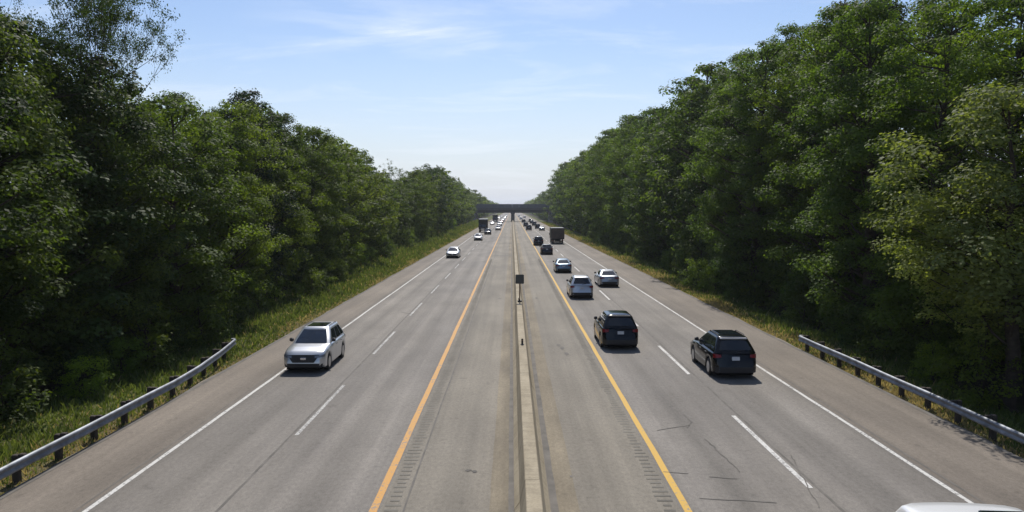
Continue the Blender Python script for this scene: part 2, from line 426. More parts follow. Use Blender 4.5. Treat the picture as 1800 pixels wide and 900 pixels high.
# tar-filled cracks, patches and rumble grooves
def crack_strip(b, pts, w, z=.010, r=random):
    P2 = []
    for (x0, y0), (x1, y1) in zip(pts[:-1], pts[1:]):
        n = max(2, int(math.hypot(x1-x0, y1-y0)/.25))
        for k in range(n): t = k/n; P2.append((x0+(x1-x0)*t + r.uniform(-.03,.03), y0+(y1-y0)*t + r.uniform(-.03,.03)))
    P2.append(pts[-1]); vs = []; fs = []
    for i, (x, y) in enumerate(P2):
        a = P2[max(i-1,0)]; c = P2[min(i+1,len(P2)-1)]; dx_, dy_ = c[0]-a[0], c[1]-a[1]; L = math.hypot(dx_, dy_) or 1
        ww = w*r.uniform(.5,1.1)/2; nx_, ny_ = -dy_/L*ww, dx_/L*ww
        vs += [(x+nx_, y+ny_, z), (x-nx_, y-ny_, z)]
    for i in range(len(P2)-1): fs.append((2*i, 2*i+1, 2*i+3, 2*i+2))
    b.add(vs, fs)
cb = MB()
for pix, w in (([(1155,757),(1185,752),(1212,748)], .05), ([(1240,772),(1270,800),(1300,830)], .06), ([(1165,829),(1210,833)], .05),
               ([(1230,876),(1300,880),(1365,884)], .06), ([(1245,838),(1296,842)], .06), ([(1215,742),(1200,728)], .05),
               ([(1390,800),(1440,893)], .04), ([(705,549),(728,553)], .10), ([(1208,752),(1216,742)], .05)):
    crack_strip(cb, [ground(*p) for p in pix], w)
tag(cb.build('road_tar_cracks', M['tar_light']), kind='structure')
pb = MB()
def blot(b, px, py, rx, ry, z=.011):
    x, y = ground(px, py); n = 14
    b.add([(x+rx*math.cos(2*math.pi*k/n)*random.uniform(.55,1.15), y+ry*math.sin(2*math.pi*k/n)*random.uniform(.55,1.15), z) for k in range(n)], [tuple(range(n))])
blot(pb, 988, 612, .10, .5); blot(pb, 996, 622, .13, .55); blot(pb, 982, 607, .1, .4); blot(pb, 823, 827, .10, .10); blot(pb, 834, 829, .08, .12)
blot(pb, 943, 524, .12, .5); blot(pb, 878, 525, .2, .25); blot(pb, 1004, 838, .05, .08)
tag(pb.build('road_oil_stains', M['tar_light']), kind='structure')
gb = MB()
for x0, x1 in ((XL_YEL+.22, XL_YEL+.66), (XR_YEL-.66, XR_YEL-.22)):
    y = 10.0
    while y < 110:
        f = random.uniform(0, .12)
        gb.add([(x0+f, y, .007), (x1-f, y, .007), (x1-f, y+.10, .007), (x0+f, y+.10, .007)], [(0,1,2,3)])
        y += .31
tag(gb.build('road_rumble_grooves', M['groove']), kind='structure')
# an older resurfacing joint across the median far off
jb = MB(); jy = ground(870, 450)[1]
jb.add([(XL_YEL+.3, jy, .005), (-.1, jy, .005), (-.1, jy+1.2, .005), (XL_YEL+.3, jy+1.2, .005)], [(0,1,2,3)])
tag(jb.build('road_patch_joint', M['tar_light']), kind='structure')

# ------------------------------------------------------------------ hills far ahead
hb = MB(); n = 90; vs = []; fs = []
for i in range(n):
    x = -3200 + 6400*i/(n-1); h = 14 + 5*math.sin(i*.5) + 4*math.sin(i*1.3+1) + (6 if x < -20 else -8*math.exp(-((x-60)/220)**2))
    vs += [(x, 2700, -2), (x, 3000, h), (x, 3600, h*.8), (x, 4200, -2)]
for i in range(n-1):
    for k in range(3): fs.append((i*4+k, i*4+4+k, i*4+5+k, i*4+1+k))
hb.add(vs, fs); tag(hb.build('hills', M['hill'], smooth=60), kind='structure')

# ------------------------------------------------------------------ overpass
BY = 420.0
def overpass():
    root = tag(empty('overpass_bridge', (0, BY, 0)), 'dark road overpass with tall railings spanning the motorway in the distance', 'bridge')
    zt = 6.75
    b = MB(); b.box(-34, 36, 0, 11, zt-.35, zt, ch=.04); b.box(-34, 36, .0, .35, zt+.003, zt+1.0, ch=.04); b.box(-34, 36, 10.65, 11, zt+.003, zt+1.0, ch=.04)
    b.build('deck', M['bridge_conc'], root)
    for k in range(5):
        g = MB(); y0 = .9 + k*2.15
        prof = [(y0-.28, 4.85), (y0+.28, 4.85), (y0+.28, 4.95), (y0+.05, 5.0), (y0+.05, 6.25), (y0+.28, 6.3), (y0+.28, 6.395), (y0-.28, 6.395), (y0-.28, 6.3), (y0-.05, 6.25), (y0-.05, 5.0), (y0-.28, 4.95)]
        n = len(prof); vs = [(-19.5, y, z) for y, z in prof] + [(20.5, y, z) for y, z in prof]
        g.add(vs, [(i, (i+1) % n, n+(i+1) % n, n+i) for i in range(n)] + [tuple(range(n)), tuple(range(n, 2*n))])
        g.build('girder', M['bridge_steel'], root)
    for sy in (.12, 10.82):
        f = MB(); x = -33.9
        while x < 36: f.box(x, x+.086, sy, sy+.03, zt+1.0, zt+3.0); x += .10
        for z in (zt+1.15, zt+2.0, zt+2.95): f.box(-34, 36, sy-.02, sy+.05, z, z+.06)
        x = -33.5
        while x < 36: f.box(x-.05, x+.05, sy-.05, sy+.06, zt+.9, zt+3.1); x += 2.5
        f.build('railing', M['fence_steel'], root)
    p = MB(); p.box(-.55, 1.45, 1.2, 9.8, -.1, 4.2, ch=.25); p.box(-.75, 1.65, .7, 10.3, 4.2, 4.84, ch=.08)
    p.build('pier', M['bridge_conc'], root)
    for s in (-1, 1):
        x0 = -19.6 if s < 0 else 20.6; a = MB()
        a.box(min(x0, x0+s*2), max(x0, x0+s*2), -.5, 11.5, -1, 6.38, ch=.05)
        a.add([(x0+s*1.9, -.5, 6.6), (x0+s*1.9, 11.5, 6.6), (x0+s*16, 14, 6.6), (x0+s*16, -3, 6.6), (x0-s*1.0, -8, -.5), (x0+s*16, -11, -.5)], [(0,1,2,3), (4,0,3,5)])
        a.build('abutment', M['bridge_conc'], root)
overpass()

# ------------------------------------------------------------------ median barrier, sign, delineators
def barrier():
    b = MB(); prof = [(.06, -.02), (.06, .08), (.19, .26), (.315, .80), (.335, .82), (.665, .82), (.685, .80), (.81, .26), (.94, .08), (.94, -.02)]
    r = random.Random(3); y = ROAD_Y0
    while y < BY-6:
        L = 6.0 if y < 150 else 60; y2 = min(y+L-.02, BY-5); dx_ = r.uniform(-.004, .004)
        b.extrude_y([(x+dx_, z) for x, z in prof], y, y2); y += L
    o = b.build('median_barrier', M['barrier'])
    tag(o, 'long low tan concrete barrier running down the middle of the median', 'barrier')
    y = BY+17; b2 = MB()
    while y < 1100: b2.extrude_y(prof, y, y+60); y += 60
    tag(b2.build('median_barrier', M['barrier']), 'continuation of the concrete median barrier beyond the overpass', 'barrier')
barrier()
SY = 53.0
s_root = tag(empty('road_sign', (.55, SY, .82)), 'small square sign seen from behind on a thin post on the median barrier', 'sign')
b = MB(); b.tube([(0,0,0),(0,0,1.95)], .045, 8); b.box(-.11, .11, -.10, .10, 0, .04, ch=.01); b.build('post', M['steel_post'], s_root)
b = MB()
pts = [(.30*sx, .33*sz) for sx, sz in ((-.86,-1),(.86,-1),(1,-.86),(1,.86),(.86,1),(-.86,1),(-1,.86),(-1,-.86))]
b.add([(x, -.066, 1.62+z) for x, z in pts] + [(x, -.05, 1.62+z) for x, z in pts], [tuple(range(8)), tuple(range(15, 7, -1))] + [(i, (i+1) % 8, 8+(i+1) % 8, 8+i) for i in range(8)])
b.box(-.3, .3, -.085, -.068, 1.75, 1.79); b.box(-.3, .3, -.085, -.068, 1.42, 1.46); b.build('sign_panel', M['sign_back'], s_root)
b = MB(); b.box(-.16, .16, -.12, .22, 0, .10, ch=.03); b.tube([(-.05,-.1,.06),(-.1,-.2,.30)], .03, 6); b.build('post_footing', M['black_trim'], s_root)
def delineator(x, y, label):
    d = tag(empty('delineator', (x, y, .82)), label, 'reflector', 'delineators on the median barrier')
    b = MB(); b.box(-.05, .05, -.02, .02, 0, .30, ch=.012); b.box(-.09, .09, -.05, .05, 0, .03, ch=.01); b.build('marker_body', M['black_trim'], d)
    b = MB(); b.box(-.04, .04, -.028, -.021, .17, .26); b.build('reflector_lens', M['steel_post'], d)
delineator(.5, 36.2, 'small dark delineator on top of the barrier, nearer than the sign')

# ------------------------------------------------------------------ guardrails
def w_profile():
    """thickness (out toward road) against height for a W-beam"""
    return [(0,-.155),(.03,-.15),(.075,-.115),(.08,-.075),(.035,-.02),(.03,0),(.035,.02),(.08,.075),(.075,.115),(.03,.15),(0,.155)]
def guardrail(path, side, label, sp=1.905):
    """path: list of (x, y) for the beam's back; side +1 = road lies toward +x"""
    root = tag(empty('guardrail', (path[0][0], path[0][1], 0)), label, 'guardrail')
    ox, oy = path[0]; zc = .56
    cum = [0]
    for a, c in zip(path[:-1], path[1:]): cum.append(cum[-1] + math.hypot(c[0]-a[0], c[1]-a[1]))
    def at(s):
        s = max(0, min(cum[-1]-1e-6, s))
        for i in range(len(cum)-1):
            if s <= cum[i+1]:
                t = (s-cum[i])/(cum[i+1]-cum[i]); a, c = path[i], path[i+1]
                return a[0]+(c[0]-a[0])*t, a[1]+(c[1]-a[1])*t
    prof = w_profile(); b = MB(); n = len(prof); N = int(cum[-1]/.5)
    vs = []; fs = []
    for k in range(N+1):
        s = cum[-1]*k/N; x, y = at(s); x2, y2 = at(s+.2); x1, y1 = at(s-.2)
        dx_, dy_ = x2-x1, y2-y1; L = math.hypot(dx_, dy_); nx_, ny_ = dy_/L*side, -dx_/L*side
        wv = .008*math.sin(s*.9)
        for t, h in prof: vs.append((x-ox+nx_*t, y-oy+ny_*t, zc+h+wv))
        for t, h in reversed(prof): vs.append((x-ox+nx_*(t-.006), y-oy+ny_*(t-.006), zc+h+wv))
    m = 2*n
    for k in range(N):
        for i in range(m): j = (i+1) % m; fs.append((k*m+i, k*m+j, k*m+m+j, k*m+m+i))
    fs += [tuple(range(m)), tuple(range(N*m, N*m+m))]
    b.add(vs, fs); b.build('rail', M['galv'], root, smooth=50)
    # end piece: rounded buffer
    x, y = at(cum[-1]); e = MB(); e.tube([(x-ox-side*.07, y-oy, zc-.165), (x-ox-side*.07, y-oy, zc+.165)], .11, 12); e.build('end_piece', M['galv'], root)
    s = .9; r = random.Random(label)
    while s < cum[-1]:
        x, y = at(s); px_ = x-side*.28; g = gz(px_, y)
        pb_ = MB(); h = .74 + r.uniform(-.03,.04)
        pb_.box(px_-ox-.09, px_-ox+.09, y-oy-.085, y-oy+.085, g-.3, h, ch=.02); pb_.build('post', M['post_wood'], root)
        bb = MB(); x0, x1 = sorted((px_-ox+side*.093, x-ox-side*.008)); bb.box(x0, x1, y-oy-.075, y-oy+.075, .40, .76, ch=.015); bb.build('spacer_block', M['post_wood'], root)
        s += sp
    return root
ye_l = 38.5; ye_r = 39.5
guardrail([(-13.28, 4), (-13.28, 20), (-13.28, 29), (-13.45, 32), (-13.8, 35), (-14.35, ye_l)], 1, 'galvanised guardrail curving away at its far end, beside the oncoming lanes')
guardrail([(15.32, 4), (15.32, 34), (15.28, ye_r)], -1, 'straight galvanised guardrail on dark posts beside the departing lanes')
b = MB(); x, y = -17.3, 36.0; b.box(x-.06, x+.06, y-.06, y+.06, gz(x,y)-.3, gz(x,y)+1.25, ch=.015)
tag(b.build('marker_post', M['post_wood']), 'thin weathered wooden post standing in the grass behind the curved guardrail', 'post')

# ------------------------------------------------------------------ vehicles
def lerp(a, b, t): return a+(b-a)*t
def interp(x, tab):
    if x <= tab[0][0]: return tab[0][1]
    for (a, p), (c, q) in zip(tab[:-1], tab[1:]):
        if x <= c: return lerp(p, q, (x-a)/(c-a))
    return tab[-1][1]
STYLES = {
 'suv':   dict(L=4.7, W=1.90, roof=1.68, top=[(-2.35,1.06),(-2.2,1.08),(.55,1.08),(.85,1.06),(1.6,1.0),(2.1,.90),(2.28,.80),(2.35,.72)],
               cowl=1.0, rear=-2.24, rf=.05, rr=-1.75, hwb=.86, hwt=.62, wr=.36, wb=1.40, zb=.24),
 'wagon': dict(L=4.6, W=1.86, roof=1.56, top=[(-2.3,1.02),(-2.15,1.04),(.6,1.0),(.9,.98),(1.6,.93),(2.05,.84),(2.22,.75),(2.3,.68)],
               cowl=1.02, rear=-2.18, rf=.15, rr=-1.55, hwb=.84, hwt=.63, wr=.34, wb=1.36, zb=.2),
 'sedan': dict(L=4.75, W=1.84, roof=1.46, top=[(-2.375,.94),(-2.3,1.0),(-1.6,1.02),(.55,.96),(.9,.94),(1.6,.88),(2.1,.80),(2.3,.70),(2.375,.62)],
               cowl=1.05, rear=-1.72, rf=.10, rr=-.95, hwb=.82, hwt=.60, wr=.33, wb=1.38, zb=.18),
 'van':   dict(L=5.3, W=2.0, roof=2.1, top=[(-2.65,1.15),(-2.5,1.2),(1.2,1.18),(1.5,1.12),(2.1,1.02),(2.5,.92),(2.65,.78)],
               cowl=1.75, rear=-2.55, rf=.85, rr=-2.35, hwb=.94, hwt=.86, wr=.36, wb=1.55, zb=.24),
}
def car_proto(style, rails=False, sunroof=False):
    S = STYLES[style]; L, Wd = S['L'], S['W']; h2 = L/2
    root = empty('car_model')
    # ---- body: lower hull stations + greenhouse
    ys = set(np.round(np.linspace(-h2, h2, 46), 4))
    ar = S['wr']+.07
    for yw in (-S['wb'], S['wb']):
        for k in range(13): ys.add(round(yw + ar*math.cos(math.pi*k/12), 4))
    ys = sorted(ys); rings = []
    def hw(y):
        t = abs(y)/h2; e = max(0, (t-.86)/.14); return Wd/2*(1-.03*t**2-.05*t**6-.17*e**2.4)
    def zbot(y):
        z = S['zb'] + (.10 if abs(y) > h2-.25 else 0)
        for yw in (-S['wb'], S['wb']):
            if abs(y-yw) < ar: z = max(z, S['wr'] + math.sqrt(max(0, ar*ar-(y-yw)**2)))
        return z
    def bulge(y, z):
        t = max(0, (abs(y)/h2-.84)/.16); k = (z-.50)/.5
        return -math.copysign(1, y)*t*((.16 if k > 0 else .10)*k*k)
    def ysurf(x, z, end):
        y = h2
        while hw(y) < x and y > h2*.8: y -= .01
        return end*y + bulge(end*y, z)
    for y in ys:
        w = hw(y); zt = interp(y, S['top']); zb = zbot(y); mid = max(zb+.04, .55)
        half = [(w-.20, zb), (w-.035, zb), (w-.005, zb+.03), (w, max(zb+.05, .42)), (w+.004, max(zb+.07, .66)), (w-.012, max(zb+.09, zt-.14)), (w-.045, max(zb+.10, zt-.05)), (w-.12, zt), (w*.55, zt+.018), (0, zt+.025)]
        ring = [(x, y+bulge(y, z), z) for x, z in half] + [(-x, y+bulge(y, z), z) for x, z in reversed(half[:-1])]
        rings.append(ring)
    b = MB(); n = len(rings[0]); vs = [p for r in rings for p in r]; fs = []
    for i in range(len(rings)-1):
        for k in range(n-1): fs.append((i*n+k, i*n+n+k, i*n+n+k+1, i*n+k+1))
    fs.append(tuple(range(n))); fs.append(tuple(range((len(rings)-1)*n, len(rings)*n))[::-1])
    b.add(vs, fs)
    # ---- greenhouse
    zbelt = lambda y: interp(y, S['top'])
    yf = lambda t: lerp(S['cowl'], S['rf'], t)
    yr = lambda t: lerp(S['rear'], S['rr'], t)
    hwg = lambda t: lerp(S['hwb'], S['hwt'], t**1.15)
    zroof = S['roof']-.07
    def zg(y, t): return lerp(interp(y, S['top'])-.03, zroof, t)
    def ring_pts(t):
        f, r_, w = yf(t), yr(t), hwg(t); rc = .16; pts = []
        for k in range(9): x = (w-rc)*(1-2*k/8); pts.append((x, f+.10*(1-(x/w)**2)))
        for k in range(1, 4): a = math.pi/2*k/4; pts.append((-(w-rc)-rc*math.sin(a), f-rc*.75+rc*.75*math.cos(a)+.0))
        for k in range(9): pts.append((-w, lerp(f-rc*.8, r_+rc*.8, k/8)))
        for k in range(1, 4): a = math.pi/2*k/4; pts.append((-(w-rc)-rc*math.cos(a), r_+rc*.75-rc*.75*math.sin(a)))
        for k in range(9): x = -(w-rc)*(1-2*k/8); pts.append((x, r_-.06*(1-(x/w)**2)))
        for k in range(1, 4): a = math.pi/2*k/4; pts.append(((w-rc)+rc*math.sin(a), r_+rc*.75-rc*.75*math.cos(a)))
        for k in range(9): pts.append((w, lerp(r_+rc*.8, f-rc*.8, k/8)))
        for k in range(1, 4): a = math.pi/2*k/4; pts.append(((w-rc)+rc*math.cos(a), f-rc*.75+rc*.75*math.sin(a)))
        return pts
    ts = [0, .2, .4, .6, .8, .92, 1.0]; G = []
    for t in ts: G.append([(x, y, zg(y, t)) for x, y in ring_pts(t)])
    top = ring_pts(1.0); cyy = (yf(1)+yr(1))/2
    for sc, dz_ in ((.955, .028), (.86, .048), (.6, .062), (.3, .069)):
        G.append([(x*sc, cyy+(y-cyy)*(sc if sc < .9 else (sc+.02)), zroof+dz_) for x, y in top])
    n = len(G[0]); vs = [p for r in G for p in r]; fs = []
    for i in range(len(G)-1):
        for k in range(n): j = (k+1) % n; fs.append((i*n+k, i*n+j, i*n+n+j, i*n+n+k))
    fs.append(tuple(range((len(G)-1)*n, len(G)*n)))
    b.add(vs, fs)
    b.build('body', P['silver'], root, smooth=42)
    # ---- windows, lying 7 mm proud of the greenhouse
    def patch(fn, nu=8, nt=6, thick=.02):
        q = MB(); vs = []
        for j in range(nt+1):
            for i in range(nu+1): vs.append(fn(i/nu, j/nt))
        q.add(vs, [(j*(nu+1)+i, j*(nu+1)+i+1, (j+1)*(nu+1)+i+1, (j+1)*(nu+1)+i) for j in range(nt) for i in range(nu)]); return q
    def wind(u, v):
        t = lerp(.10, .93, v); w = hwg(t)-.13; x = lerp(-w, w, u); y = yf(t)+.10*(1-(x/hwg(t))**2); return (x, y+.010, zg(y, t)+.008)
    patch(wind, 10).build('windshield', M['wglass'], root, smooth=60)
    lo = .20 if style != 'sedan' else .12
    def rearw(u, v):
        t = lerp(lo, .90, v); w = hwg(t)-.15; x = lerp(w, -w, u); y = yr(t)-.06*(1-(x/hwg(t))**2); return (x, y-.010, zg(y, t)+.006)
    patch(rearw, 10).build('rear_window', M['glass'], root, smooth=60)
    cuts = [(.06, .40), (.43, .72), (.75, .94)] if style != 'sedan' else [(.10, .50), (.53, .88)]
    for s in (-1, 1):
        for a0, a1 in cuts:
            def sidew(u, v, s=s, a0=a0, a1=a1):
                t = lerp(.12, .88, v); f, r_ = yf(t)-.12, yr(t)+.12; y = lerp(f, r_, lerp(a0, a1, u)); return (s*(hwg(t)+.008), y, zg(y, t))
            patch(sidew, 4, 4).build('side_window', M['glass'], root, smooth=60)
    # ---- underbody, wheels
    q = MB(); q.box(-Wd/2+.19, Wd/2-.19, -h2+.14, h2-.14, .17, .62); q.build('underbody', M['under'], root)
    for s in (-1, 1):
        for yw in (-S['wb'], S['wb']):
            c = (s*(Wd/2-.135), yw, S['wr']); r_ = S['wr']; wd = .115
            q = MB(); q.lathe_x([(-wd, r_*.62), (-wd, r_*.9), (-wd*.75, r_*.985), (wd*.75, r_*.985), (wd, r_*.9), (wd, r_*.62)], c, 28); tw = q.build('wheel', M['tyre'], root, smooth=40)
            q = MB(); xo = c[0]+s*(wd-.03)
            for k in range(5):
                a = 2*math.pi*k/5+.3; d1 = (math.cos(a), math.sin(a)); d2 = (-d1[1], d1[0])
                pts = [(r0*d1[0]+e*d2[0], r0*d1[1]+e*d2[1]) for r0, e in ((.05*1,-.05),(r_*.64,-.03),(r_*.64,.03),(.05,.05))]
                q.add([(xo+s*.03, c[1]+p[0], c[2]+p[1]) for p in pts]+[(xo, c[1]+p[0], c[2]+p[1]) for p in pts], [(0,1,2,3),(0,4,5,1),(1,5,6,2),(2,6,7,3),(3,7,4,0)])
            q.lathe_x([(s*-.02, r_*.60), (s*.02, r_*.60), (s*.034, r_*.645), (s*.034, r_*.60)], (xo, c[1], c[2]), 24); q.lathe_x([(0, .07), (s*.04, .05)], (xo, c[1], c[2]), 12)
            q.build('rim', M['alloy'], tw, smooth=40)
    # ---- face and tail
    yF = h2; yB = -h2
    for s in (-1, 1):
        def hl(u, v, s=s):
            x = lerp(.50, .89, u)*Wd/1.9; zt_ = S['top'][-2][1]; z = lerp(zt_-.13, zt_-.035, v) + .03*u; return (s*x, ysurf(x, z, 1)+.012, z)
        patch(hl, 7, 2).build('headlight', M['lamp'], root, smooth=60)
        zt0, hgt, x0, x1 = (.82, .13, .46, .86) if style == 'sedan' else (.93, .17, .60, .90)
        def tl(u, v, s=s):
            x = lerp(x0, x1, u)*Wd/1.9; z = zt0-hgt/2+hgt*(lerp(.25, 0, u)+v*lerp(.6, 1, u)); return (s*x, ysurf(x, z, -1)-.014, z)
        patch(tl, 7, 2).build('taillight', M['tail'], root, smooth=60)
        q = MB(); q.box(s*.86 if s > 0 else -1.04, 1.04 if s > 0 else -.86, S['cowl']-.42, S['cowl']-.28, zbelt(.5)+.02, zbelt(.5)+.18, ch=.035); q.build('mirror', M['black_trim'], root)
        if rails:
            q = MB(); x = s*(S['hwt']-.06); q.tube([(x, S['rf']-.15, zroof+.02), (x, S['rf']-.3, zroof+.085), (x, S['rr']+.35, zroof+.085), (x, S['rr']+.2, zroof+.02)], .018, 6); q.build('roof_rail', M['black_trim'], root)
        for yd in (-.05, -1.0):
            q = MB(); q.box(*sorted((s*(Wd/2-.02), s*(Wd/2+.022))), yd-.11, yd+.11, zbelt(yd)-.17, zbelt(yd)-.14, ch=.008); q.build('door_handle', M['black_trim'], root)
    g0, g1 = (.47, .80) if style != 'sedan' else (.40, .62)
    def fgr(u, v):
        z = lerp(g0, g1, v); x = lerp(-1, 1, u)*lerp(.46, .70, v); return (x, ysurf(abs(x), z, 1)+.010, z)
    patch(fgr, 12, 3).build('grille', M['black_trim'], root, smooth=60)  # grille drawn oversize in black, painting in the shade on the car's front
    def fin(u, v):
        z = lerp(.27, g0-.035, v); x = lerp(-1, 1, u)*lerp(.80, .84, v); return (x, ysurf(abs(x), z, 1)+.008, z)
    patch(fin, 12, 3).build('intake_and_shade', M['black_trim'], root, smooth=60)  # black panel: lower intake enlarged so its colour also stands for front shade
    q = MB(); q.box(-.12, .12, ysurf(.05, .6, 1)-.02, ysurf(.05, .6, 1)+.03, (g0+g1)/2-.05, (g0+g1)/2+.05, ch=.012); q.build('front_badge', M['chrome'], root)
    def frb(u, v):
        z = lerp(.27, .50, v); x = lerp(-1, 1, u)*.86; return (x, ysurf(abs(x), z, -1)-.010, z)
    patch(frb, 14, 3).build('rear_bumper', M['black_trim'], root, smooth=60)
    zp = .84 if style != 'sedan' else .74
    q = MB(); yp = ysurf(.1, zp, -1); q.box(-.16, .16, yp-.03, yp+.03, zp-.075, zp+.075, ch=.006); q.build('license_plate', M['plate'], root)
    if style != 'sedan':
        q = MB(); ysp = S['rr']; q.box(-.56, .56, ysp-.17, ysp+.04, zroof-.045, zroof+.012, ch=.018); q.build('spoiler', M['black_trim'], root)
        q = MB(); q.tube([(0, yr(.12)-.075, zg(yr(.12),.12)), (.38, yr(.2)-.07, zg(yr(.2),.2)+.02)], .012, 5); q.build('rear_wiper', M['black_trim'], root)
    if sunroof:
        q = MB(); q.box(-.44, .44, S['rr']+.5, S['rf']-.12, zroof+.045, zroof+.074, ch=.012); q.build('sunroof', M['glass'], root)
    return root
PROTO = {}
PLACED = []
def place_car(kind, paintkey, x, y, away, label, group=None, scale=1.04, yaw=0, rails=False, sunroof=False, name='car', cat='car', zs=1.0):
    key = (kind, rails, sunroof)
    if key not in PROTO: PROTO[key] = car_proto(kind, rails, sunroof); o = PROTO[key]
    else: o = copy_tree(PROTO[key])
    o.name = name; o.location = (x, y, .003); o.rotation_euler = (0, 0, (0 if away else math.pi) + R(yaw)); o.scale = (scale, scale*(.95 if kind == 'suv' else 1), scale*zs*(1.03 if kind == 'suv' else 1))
    for k in ('group',):
        if k in o: del o[k]
    tag(o, label, cat, group)
    for ch in o.children:
        if ch.name.split('.')[0] in ('body',):
            ch.material_slots[0].link = 'OBJECT'; ch.material_slots[0].material = P[paintkey]
        if paintkey in ('white', 'silver', 'silver2', 'bluegrey') and ch.name.split('.')[0] in ('mirror', 'spoiler') and kind != 'x':
            ch.material_slots[0].link = 'OBJECT'; ch.material_slots[0].material = M['black_trim'] if ch.name.startswith('mirror') else P[paintkey]
    return o
GA, GO = 'cars driving away', 'oncoming cars'
def rear_at(px, py, L=4.8): x, y = ground(px, py); return x, y + L/2
def front_at(px, py, L=4.8): x, y = ground(px, py); return x, y + L/2
x, y = front_at(541, 658); place_car('suv', 'silver', -9.4, y, False, 'silver SUV with dark roof panel coming toward the camera, nearest of the oncoming traffic', GO, 1.04, 0, True, True, 'suv', 'SUV')
x, y = rear_at(1281, 668); place_car('suv', 'black', 9.75, y, True, 'black SUV with glass roof driving away in the outer lane near the white line', GA, 1.05, 0, True, True, 'suv', 'SUV')
x, y = rear_at(1083, 616); place_car('suv', 'black2', 5.72, y, True, 'black SUV with shiny roof driving away beside the yellow line', GA, 1.05, 0, False, False, 'suv', 'SUV')
x, y = rear_at(1018, 526); place_car('suv', 'silver', 5.75, y, True, 'silver SUV with white gleaming roof driving away ahead of a black one', GA, 1.04, 0, True, False, 'suv', 'SUV')
x, y = rear_at(1068, 505); place_car('sedan', 'silver2', 9.2, y, True, 'silver sedan driving away in the outer lane level with the gleaming silver SUV', GA, 1.06)
x, y = rear_at(991, 480); place_car('sedan', 'bluegrey', 5.95, y, True, 'blue grey sedan driving away ahead of the silver SUV', GA, 1.06)
x, y = rear_at(961, 448); place_car('wagon', 'charcoal', 5.6, y, True, 'dark hatchback with gleaming roof close behind a dark SUV, before the box truck', GA, 1.06)
x, y = rear_at(946, 432); place_car('suv', 'black2', 5.3, y, True, 'dark SUV on the inner lane beside the brown box truck', GA, 1.05, name='suv', cat='SUV')
x, y = rear_at(956, 405.5); place_car('sedan', 'silver2', 10.0, y, True, 'dark tailed car with bright roof, first one ahead of the box truck', GA, 1.05)
# far queue driving away
fq = [(930, 405, 'suv', 'black', 5.7), (925, 398.5, 'suv', 'black2', 5.6), (921.5, 391.5, 'suv', 'charcoal', 6.0), (946, 402.5, 'suv', 'black', 9.3), (944, 397, 'suv', 'charcoal', 9.5), (941, 393, 'wagon', 'black2', 9.6), (936.5, 390.5, 'suv', 'black', 9.9)]
fl = ['dark SUV in the far queue, nearest the camera on the inner lane', 'dark SUV in the far queue, second on the inner lane', 'charcoal SUV third in the inner lane queue before the overpass',
      'black SUV leading close ahead of the bright roofed car on the outer lane', 'charcoal SUV second in the far outer lane queue', 'dark hatchback third in the far outer lane queue', 'black SUV at the head of the outer lane queue by the overpass']
for (px, py, k, p, x), lb in zip(fq, fl): place_car(k, p, x, ground(px, py)[1]+2.4, True, lb, 'far queue of cars driving away', 1.06, name='suv' if k == 'suv' else 'car', cat='SUV' if k == 'suv' else 'car')
# oncoming, farther off
x, y = front_at(792, 454); place_car('sedan', 'silver', -8.9, y, False, 'silver sedan coming toward the camera behind the nearest oncoming SUV', GO, 1.08)
x, y = front_at(841, 423); place_car('sedan', 'white', -7.85, y, False, 'white car oncoming just in front of the dark truck', GO, 1.08)
x, y = front_at(852, 412.5); place_car('wagon', 'black', -6.9, y, False, 'black car oncoming, half hidden behind the white one', GO, 1.06)
x, y = front_at(876, 405); place_car('wagon', 'white', -4.7, y, False, 'white hatchback oncoming beside the yellow line far off', GO, 1.05)
oc = [(881, 397, 'suv', 'silver', -5.2, 'silver SUV oncoming far off behind the white hatchback'), (884, 392, 'sedan', 'red', -5.3, 'dull red car oncoming near the overpass'),
      (868, 395, 'sedan', 'silver', -8.9, 'silver car oncoming in the outer lane before the overpass'), (887, 388.5, 'sedan', 'white', -5.3, 'white car oncoming from under the overpass'),]
for px, py, k, p, x, lb in oc: place_car(k, p, x, ground(px, py)[1], False, lb, 'far oncoming cars', 1.06)
for i, (Y, x, p) in enumerate(((470, -5.3, 'white'), (520, -8.8, 'silver'), (560, -5.2, 'silver'), (620, -8.7, 'white'), (690, -5.3, 'white'))):
    place_car('wagon', p, x, Y, False, 'tiny pale car oncoming beyond the overpass', 'oncoming cars beyond the overpass', 1.06)
for i, (Y, x, p) in enumerate(((500, 6.0, 'silver'), (580, 9.7, 'silver2'), (660, 6.1, 'silver'))):
    place_car('wagon', p, x, Y, True, 'tiny car driving away beyond the overpass', 'cars driving away beyond the overpass', 1.06)
# white SUV cut off by the lower edge of the picture
v = place_car('van', 'white', 7.6, 11.65, True, 'white van cut off by the lower picture edge, only its roof in view', GA, 1.15, -4, name='van', cat='van')
q = MB(); q.box(.10, .72, -1.5, .50, 2.085, 2.115, ch=.012); q.build('roof_window', M['glass'], v)

